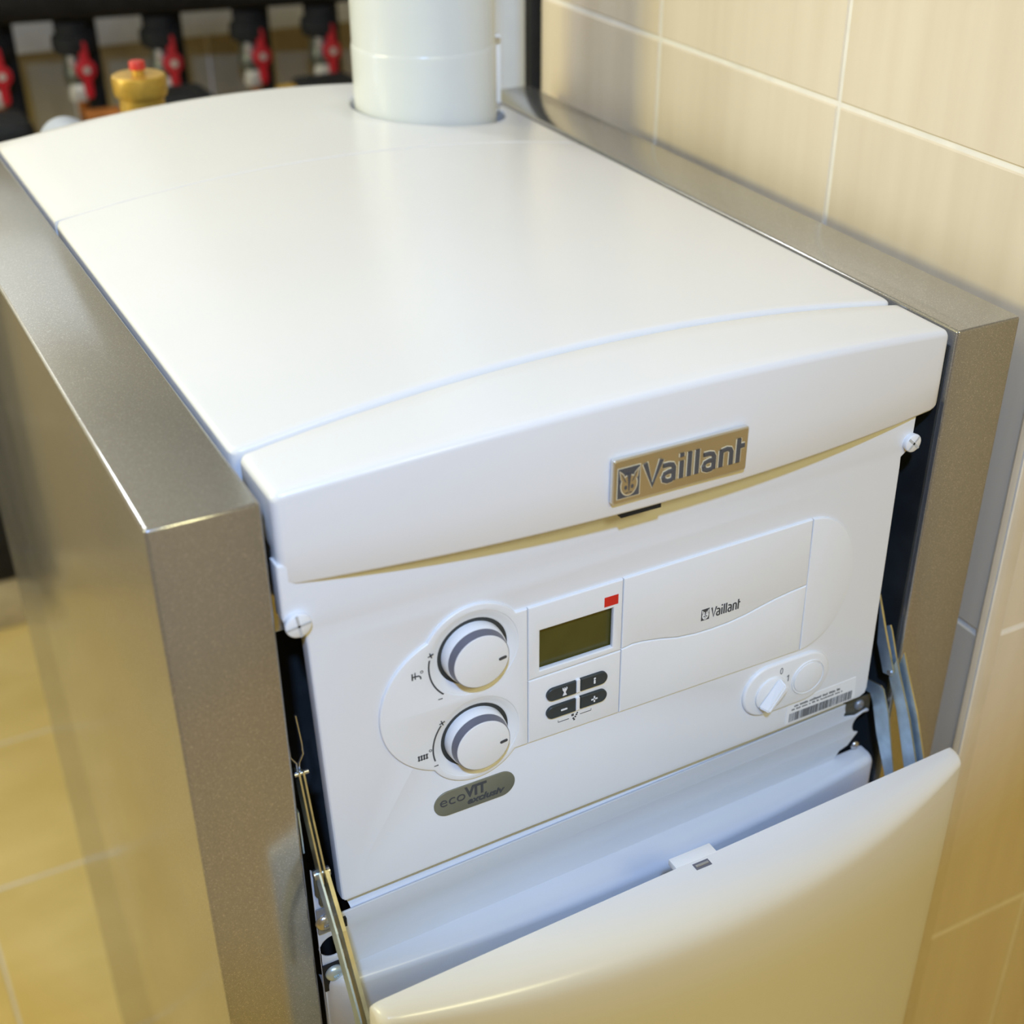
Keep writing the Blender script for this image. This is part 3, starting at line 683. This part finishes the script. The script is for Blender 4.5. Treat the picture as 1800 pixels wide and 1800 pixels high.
# screws and dark pieces beside the inner front
def dome(name, c, r, mat, parent, n=24):
    return obj(name, MB().lathe([(r, 0.0), (r * 0.97, -r * 0.22), (r * 0.80, -r * 0.45), (r * 0.5, -r * 0.58), (r * 0.28, -r * 0.60), (r * 0.22, -r * 0.40), (0, -r * 0.40)], c, 'y', n), mat, parent, ang=60)
obj('bracket_plate', MB().bbox(0.0607, 0.0735, -0.0040, -0.0025, -0.3045, -0.2835, 0.0004), M['dull_steel'], boiler, label='dull steel plate under a screw')
dome('screw', (0.0655, -0.0040, -0.2945), 0.0062, M['steel'], boiler)
obj('bracket_plate', MB().bbox(0.0607, 0.0790, -0.0040, -0.0025, -0.3560, -0.3330, 0.0004), M['black'], boiler, label='black plate under a screw')
dome('screw', (0.0680, -0.0040, -0.3410), 0.0062, M['zinc'], boiler)
obj('clip', MB().bbox(0.0612, 0.0675, -0.0060, -0.0025, -0.2715, -0.2560, 0.0012).bbox(0.0628, 0.0665, -0.0065, -0.0030, -0.2790, -0.2700, 0.001), M['olive_steel'], boiler, label='small dark metal clip')
obj('bracket_plate', MB().prism_x([(0.010, -0.215), (0.030, -0.210), (0.030, -0.250), (0.008, -0.246)], 0.0606, 0.0616), M['zinc'], boiler, label='bare zinc bracket')
obj('catch', MB().box(0.0775, 0.0795, -0.0035, -0.0010, -0.3060, -0.2990), M['black'], boiler, smooth=False, label='tiny black catch')
obj('bracket_plate', MB().box(0.4822, 0.5070, 0.0130, 0.0140, -0.3100, -0.2930), M['olive_steel'], boiler, smooth=False, label='dull brown plate under a screw')
dome('screw', (0.4960, 0.0130, -0.2995), 0.0044, M['dull_steel'], boiler)
dome('screw', (0.4975, 0.0120, -0.3385), 0.0040, M['steel'], boiler)

# lower cover ledge
def ledge():
    x0, x1, rc = 0.0615, 0.5065, 0.018
    X = [x0, x0 + .0006, x0 + .002, x0 + .004, x0 + .007, x0 + .010, x0 + .014, x0 + rc] + [x0 + rc + (x1 - 0.006 - x0 - rc) * k / 24 for k in range(1, 24)] + [x1 - 0.006, x1 - 0.003, x1 - 0.0012, x1]
    mb = MB(); vs = []; rings = []
    for x in X:
        s_ = (x - XC) / 0.219
        yo = -0.0075 + 0.0060 * s_ - 0.0145 * (1 - s_ * s_)
        q = drop(max(0, x - x0), rc) + drop(max(0, x1 - x), 0.003)
        yo += q * 0.9; zt = -0.3430 - drop(max(0, x - x0), 0.010) - drop(max(0, x1 - x), 0.002)
        yi = 0.0072 + 0.006 * s_
        R = 0.006
        prof = [(yi, zt - 0.010), (yi, zt)] + [(yo + R - R * math.sin(t), zt - R + R * math.cos(t)) for t in (0, PI / 8, PI / 4, 3 * PI / 8, PI / 2)] + [(yo, zt - 0.03), (yo + 0.002, -0.60), (yi, -0.60)]
        rings.append(list(range(len(vs), len(vs) + len(prof)))); vs += [(x, a, b) for a, b in prof]
    fs = []
    for a, b in zip(rings[:-1], rings[1:]):
        for k in range(len(a)): fs.append((a[k], a[(k + 1) % len(a)], b[(k + 1) % len(a)], b[k]))
    fs += [tuple(rings[0]), tuple(rings[-1][::-1])]
    return mb.add(vs, fs)
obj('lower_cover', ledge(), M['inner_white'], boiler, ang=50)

# front flap, lowered and standing proud of the front
def flap():
    x0, x1, r = 0.0635, 0.5135, 0.006
    e = [0, r * .1, r * .35, r * .7, r]
    X = [x0 + t for t in e] + [x0 + r + (x1 - x0 - 2 * r) * k / 48 for k in range(1, 48)] + [x1 - t for t in e[::-1]]
    mb = MB(); vs = []; rings = []
    for x in X:
        s_ = s_of(x); q = drop(max(0, min(x - x0, x1 - x)), r); b = 1 - s_ * s_
        y0 = -0.0733 + 0.0072 * s_
        yf = y0 - 0.0140 - 0.0360 * b + q
        zt = -0.2875 - q * 0.8; rad_y = 0.0085 + 0.034 * b; rad_z = 0.0060 + 0.019 * b; ex = 1.0 - 0.36 * b
        yi = y0 + q * 0.3
        prof = [(yi + 0.001, -0.93), (yi + 0.001, zt - 0.010), (yi, zt - 0.0012), (yi - 0.001, zt)]
        for t in [PI / 2 * k / 12 for k in range(13)]:
            prof.append((yf + rad_y - rad_y * math.sin(t) ** ex, zt - rad_z + rad_z * max(0.0, math.cos(t)) ** ex))
        prof += [(yf, zt - 0.10), (yf + 0.001, zt - 0.25), (yf + 0.004, -0.93)]
        rings.append(list(range(len(vs), len(vs) + len(prof)))); vs += [(x, a, c) for a, c in prof]
    fs = []
    for a, b in zip(rings[:-1], rings[1:]):
        for k in range(len(a)): fs.append((a[k], a[(k + 1) % len(a)], b[(k + 1) % len(a)], b[k]))
    fs += [tuple(rings[0]), tuple(rings[-1][::-1])]
    return mb.add(vs, fs)
door = obj('front_flap', flap(), M['white'], boiler, ang=50)
obj('flap_catch', MB().bbox(0.2745, 0.3060, -0.0745, -0.0655, -0.2920, -0.2872, 0.0006), M['white_plastic'], door)
obj('catch_slot', MB().box(0.2852, 0.2968, -0.0822, -0.0768, -0.2880, -0.28715), M['dial_grey'], door, smooth=False, label='dark slot of the catch')
obj('catch_pin', MB().bbox(0.2862, 0.2958, -0.0806, -0.0784, -0.2878, -0.28685, 0.0002), M['steel'], door)

# scissor levers of the flap: left pair seen on edge, right pair seen on the flat
def strip(pts, x0, x1, wd):
    P2 = [Vector(p) for p in pts]; L = []; R = []
    for i, p in enumerate(P2):
        t = (P2[min(i + 1, len(P2) - 1)] - P2[max(i - 1, 0)]).normalized(); n_ = Vector((-t.y, t.x)) * wd / 2
        L.append(tuple(p + n_)); R.append(tuple(p - n_))
    return MB().prism_x(L + R[::-1], x0, x1)
up = [(0.0150, -0.2163), (0.0118, -0.244), (0.0012, -0.2644), (-0.0070, -0.2625), (-0.0088, -0.2583), (0.0058, -0.2306), (0.0175, -0.2060)]
lo = [(-0.0036, -0.2663), (-0.0164, -0.288), (-0.0333, -0.3284), (-0.060, -0.385), (-0.070, -0.380), (-0.0432, -0.3167), (-0.0298, -0.287), (-0.0129, -0.2576), (-0.0076, -0.2473)]
br = [(0.0145, -0.2774), (-0.0014, -0.2736), (-0.0048, -0.2749), (-0.0131, -0.2903), (-0.0282, -0.334), (-0.038, -0.360), (-0.030, -0.366), (-0.0196, -0.3416), (-0.0058, -0.316), (0.0038, -0.2914), (0.0075, -0.2864), (0.0131, -0.2876)]
def lever(poly, x0, x1, name):
    o = obj(name, MB().prism_x(poly, x0, x1), M['zinc'], boiler, smooth=False, label='zinc-plated lever of the flap, right side')
    o.data.materials.append(M['zinc_edge'])
    for p_ in o.data.polygons:
        if abs(p_.normal.x) < 0.5: p_.material_index = 1
    return o
lever(up, 0.5030, 0.5047, 'lever_arm')
lever(lo, 0.5050, 0.5066, 'lever_arm')
lever([(0.0094, -0.2290), (0.0060, -0.2265), (0.0035, -0.2300), (-0.0072, -0.2530), (-0.0070, -0.2600), (-0.0020, -0.2600)], 0.5070, 0.5082, 'lever_arm')
lever([(y_ - 0.0025, z_ + 0.006) for y_, z_ in lo], 0.5088, 0.5102, 'lever_arm')
lever(br, 0.5000, 0.5012, 'lever_bracket')
obj('pivot_pin', MB().cyl((0.5020, -0.0055, -0.2600), 0.0022, 0.0, 0.0085, 'x', 14), M['steel'], boiler)
# left side
UL = [(0.0150, -0.1880), (0.0060, -0.2180), (-0.0085, -0.2560)]
LL = [(-0.0060, -0.2500), (-0.0280, -0.2800), (-0.0560, -0.3260), (-0.0640, -0.3800)]
def lever_l(pts, x0, x1, wd, mat, name='lever_arm'):
    o = obj(name, strip(pts, x0, x1, wd), mat, boiler, smooth=False); o['label'] = 'zinc-plated lever of the flap, left side'; return o
lever_l(UL, 0.0640, 0.0651, 0.010, M['zinc_edge'])
lever_l(UL, 0.0666, 0.0677, 0.010, M['zinc_edge'])
lever_l(LL, 0.0628, 0.0640, 0.012, M['zinc'])
lever_l(LL, 0.0668, 0.0692, 0.012, M['zinc_edge'])
# forked upper ends
for sgn, top_ in ((-1, 0.158), (1, 0.150)):
    xm = 0.0658 + sgn * 0.0008
    pts = [(xm, 0.0150, -0.1880), (xm, 0.0155, -0.1830), (xm + sgn * 0.0030, 0.0160, -0.1780), (xm + sgn * 0.0032, 0.0165, -0.1700), (xm + sgn * (0.0016 if sgn > 0 else 0.0040), 0.0170, -top_ )]
    mb = MB(); mb.tube(pts, 0.0007, 8); obj('fork_end', mb, M['steel'], boiler)
obj('pivot_pin', MB().cyl((0.0622, 0.0130, -0.1890), 0.0016, 0.0, 0.0085, 'x', 14), M['steel'], boiler)
obj('pivot_pin', MB().cyl((0.0612, -0.0050, -0.2530), 0.0032, 0.0, 0.0100, 'x', 16), M['steel'], boiler)

# ================================================================== FLUE PIPE on the boiler
flue = thing('flue_pipe', 'thick white flue pipe rising from the hole in the boiler lid', 'pipe', (0.4235, 0.5985, -0.022))
FC = (0.4235, 0.5985, 0)
obj('pipe', MB().lathe([(0.0637, 0.066), (0.0637, ZC), (0.058, ZC), (0.058, 0.066)], FC, 'z', 72), M['flue'], flue)
obj('socket', MB().lathe([(0.0600, -0.022), (0.0640, -0.022), (0.0644, -0.010), (0.0646, 0.066), (0.0643, 0.0690), (0.0636, 0.0702), (0.060, 0.0702)], FC, 'z', 72), M['flue'], flue, ang=50)
obj('clamp_strip', MB().bbox(0.4872, 0.4962, 0.5900, 0.5985, 0.002, 0.0700, 0.0008), M['duct'], flue)
for z in (0.0660, 0.0085):
    obj('bolt', MB().cyl((0.4920, 0.5895, z), 0.0030, 0.002, -0.0025, 'y', 6), M['steel'], flue)

# ================================================================== BEHIND THE BOILER
mb = MB().bbox(-0.125, 0.0, 0.0, 0.11, ZF, ZC, 0.002)
ca_, sa_ = math.cos(math.radians(25)), math.sin(math.radians(25))
mb.v = [(0.8027 + x * ca_ + y * sa_, 1.10 - x * sa_ + y * ca_, z) for x, y, z in mb.v]      # turned a little towards the left
duct = tag(obj('vertical_duct', mb, M['duct']), 'tall square white duct standing behind the white flue pipe', 'duct')

av = thing('air_vent', 'brass automatic air vent with a red cap behind the boiler lid', 'valve', (0.2205, 0.82, ZF))
AC = (0.2205, 0.82, 0)
obj('body', MB().lathe([(0, -0.105), (0.012, -0.105), (0.0205, -0.098), (0.0215, -0.09), (0.0216, -0.004), (0, -0.004)], AC, 'z', 40), M['brass'], av)
kp = []
mb = MB(); n = 72
prof = [(0.0216, -0.0040), (0.0245, -0.0036), (0.0252, -0.002), (0.0255, 0.0005), (0.0258, 0.0125), (0.0255, 0.0150), (0.0235, 0.0162), (0.010, 0.0168), (0, 0.0168)]
mb.lathe(prof, AC, 'z', n)
mb.v = [(AC[0] + (x - AC[0]) * k, AC[1] + (y_ - AC[1]) * k, z) for (x, y_, z) in mb.v for k in [1 + (0.012 if (-0.001 < z < 0.014 and int(round(math.atan2(y_ - AC[1], x - AC[0]) / (2 * PI / n))) % 2) else 0)]]
obj('knurled_cap', mb, M['brass'], av, ang=25)
obj('neck', MB().cyl(AC, 0.0058, 0.0165, 0.0215, 'z', 24), M['brass'], av)
obj('red_cap', MB().cyl(AC, 0.0076, 0.0210, 0.0285, 'z', 24, bev=0.0014), M['red_cap'], av, label='red screw cap')
obj('riser', MB().cyl(AC, 0.0110, ZF, -0.1035, 'z', 20), M['copper'], av)

ps = thing('pipe_socket', 'grey-blue plastic pipe socket peeping over the lid\'s left rear edge', 'pipe', (0.152, 0.845, ZF))
obj('socket_ring', MB().lathe([(0.0215, 0.03), (0.0265, 0.03), (0.0278, 0.012), (0.0278, -0.010), (0.0265, -0.016), (0.0228, -0.0165), (0.0215, -0.010), (0.0215, 0.03)], (0.152, 0.845, -0.055), 'y', 44), M['grey_plastic'], ps, ang=50)
obj('socket_back', MB().cyl((0.152, 0.845, -0.055), 0.0222, 0.012, 0.030, 'y', 32), M['black'], ps, label='dark inside of the socket')
obj('riser', MB().cyl((0.152, 0.868, 0), 0.014, ZF, -0.062, 'z', 20), M['charcoal'], ps)

def yv(x): return 1.85 - 0.12 * (x - 0.26)
# insulated manifold with drops
man = thing('manifold_pipe', 'thick black insulated pipe running across the far wall above the valves', 'pipe', (0.5, 1.82, -0.06))
mb = MB(); mb.tube([(-0.4, yv(-0.4), -0.056), (1.4, yv(1.4), -0.056)], 0.072, 24); obj('pipe', mb, M['charcoal'], man)
for x in (0.06, -0.165, -0.300):
    mb = MB(); mb.cyl((x, 1.955, 0), 0.042, -1.13, -0.245, 'z', 20).cyl((x, 1.955, 0), 0.046, -1.14, -1.105, 'z', 20).tube([(x, 1.955, -0.26), (x, 1.955, -0.235), (x, 1.975, -0.226), (x, YB + 0.003, -0.226)], 0.0255, 16).tube([(x, 1.955, -1.12), (x, 1.975, -1.13), (x, YB + 0.003, -1.13)], 0.025, 16)
    tag(obj('insulated_riser', mb, M['charcoal']), {0.06: 'black insulated pipe by the far wall behind the boiler, above the black floor box', -0.165: 'black insulated pipe on the far wall, outside the left picture edge', -0.300: 'outermost black insulated pipe on the far wall, left of the picture'}[x], 'pipe')
tag(obj('cable_trunking', MB().bbox(-1.2, 1.5, 2.022, YB, -0.2125, -0.115, 0.003), M['trunk']), 'pale grey trunking along the far wall below the black pipe', 'trunking')

VL = ['red-handled valve drop at the far left, cut by the picture edge', 'red-handled valve drop just left of the brass air vent', 'red-handled valve drop directly behind the brass air vent',
      'red-handled valve drop right of the air vent, copper pipe below', 'red-handled valve drop nearest the white flue pipe, brass fitting below']
VX = [0.232, 0.3607, 0.4983, 0.6442, 0.7640]
for i, x in enumerate(VX):
    y_ = yv(x)
    v = thing('valve_drop', VL[i], 'valve', (x, y_, -0.135), 'red-handled valves under the black pipe')
    obj('neck', MB().lathe([(0, -0.1285), (0.026, -0.1285), (0.026, -0.148), (0.031, -0.150), (0.033, -0.156), (0.033, -0.170), (0.030, -0.176), (0.022, -0.180), (0, -0.180)], (x, y_, 0), 'z', 24), M['charcoal'], v)
    obj('body', MB().lathe([(0, -0.178), (0.019, -0.180), (0.019, -0.198), (0.022, -0.204), (0.022, -0.222), (0.017, -0.230), (0.017, -0.244), (0, -0.244)], (x, y_, 0), 'z', 20), M['olive_steel'], v)
    obj('label_strip', MB().bbox(x - 0.0155, x - 0.006, y_ - 0.0225, y_ - 0.016, -0.197, -0.168, 0.001), M['pale_nut'], v, label='pale metal neck side')
    obj('nut', MB().lathe([(0, -0.223), (0.011, -0.223), (0.0135, -0.228), (0.0155, -0.240), (0.0145, -0.248), (0, -0.250)], (x - 0.006, y_ - 0.015, 0), 'z', 6), M['pale_nut'], v, ang=20)
    hx, hy, hz = x + 0.0085, y_ - 0.032, -0.2000
    p = arc(hx, hz, 0.0165, 15, 65, 6) + [(hx + 0.0060, hz + 0.036)] + arc(hx - 0.0005, hz + 0.0390, 0.0060, 20, 160, 6) + [(hx - 0.0070, hz + 0.036)] + arc(hx, hz, 0.0165, 115, 245, 12) + [(hx - 0.0060, hz - 0.036)] + arc(hx + 0.0005, hz - 0.0390, 0.0060, 200, 340, 6) + [(hx + 0.0070, hz - 0.036)] + arc(hx, hz, 0.0165, 295, 345, 6)
    h = obj('handle', shape2d([p], hy, 0.008, 0.0015), M['red_plastic'], v, label='red butterfly handle')
    obj('handle_screw', MB().cyl((hx, hy, hz), 0.0062, 0.002, -0.003, 'y', 6), M['pale_nut'], h)
    obj('spindle', MB().cyl((hx, hy, hz), 0.006, 0.006, 0.028, 'y', 12), M['olive_steel'], v)
    obj('tail_pipe', MB().cyl((x, y_ - 0.008, 0), 0.0090, -0.52, -0.246, 'z', 16), M['copper'] if i != 4 else M['brass'], v, label='copper tail pipe' if i != 4 else 'brass tail pipe')
    obj('dark_cylinder', MB().cyl((x + 0.029, y_ + 0.045, 0), 0.021, -0.60, -0.121, 'z', 18), M['charcoal'], v)  # dark upright cylinder behind and right of each valve

PL = ['black pump head with red housing at the left edge, behind the lid', 'black pump head right of the brass air vent, behind the lid', 'black pump head close to the white flue pipe, behind the lid']
for i, (x, z) in enumerate(((0.185, -0.232), (0.4600, -0.224), (0.7050, -0.232))):
    y_ = 1.62
    p_ = thing('circulation_pump', PL[i], 'pump', (x, y_, z - 0.09), 'circulation pumps behind the boiler')
    obj('motor_head', MB().bbox(x - 0.052, x + 0.052, y_ - 0.055, y_ + 0.04, z - 0.05, z + 0.025, 0.016, 3), M['black'], p_, ang=50)
    obj('housing', MB().bbox(x - 0.045, x + 0.045, y_ - 0.035, y_ + 0.045, z - 0.12, z - 0.045, 0.012, 3), M['red_plastic'], p_, ang=50, label='dark red pump housing')
    obj('pipe_stub', MB().cyl((x, y_ + 0.005, 0), 0.016, ZF, z - 0.115, 'z', 18), M['copper'], p_)
tag(obj('copper_pipe', MB().cyl((0.3400, 1.62, -0.226), 0.0125, -0.022, 0.030, 'x', 18), M['copper']), 'short copper pipe end between left pump and brass air vent', 'pipe')
tag(obj('brass_fitting', MB().cyl((0.636, 1.62, -0.224), 0.013, -0.012, 0.016, 'x', 8).cyl((0.610, 1.62, -0.228), 0.008, -0.03, 0.02, 'x', 12), M['brass'], ang=20), 'small brass pipe fitting low between the two right valves', 'fitting')

fp = thing('floor_box', 'black box on the floor by the far wall, at the left picture edge', 'box', (0.0, 2.0, ZF))
obj('body', MB().bbox(-0.06, 0.112, 1.90, 2.05, ZF + 0.11, -0.80, 0.004), M['black'], fp)
obj('foot', MB().bbox(-0.055, 0.105, 1.905, 2.045, ZF, ZF + 0.112, 0.003), M['plinth'], fp, label='tan foot of the box')
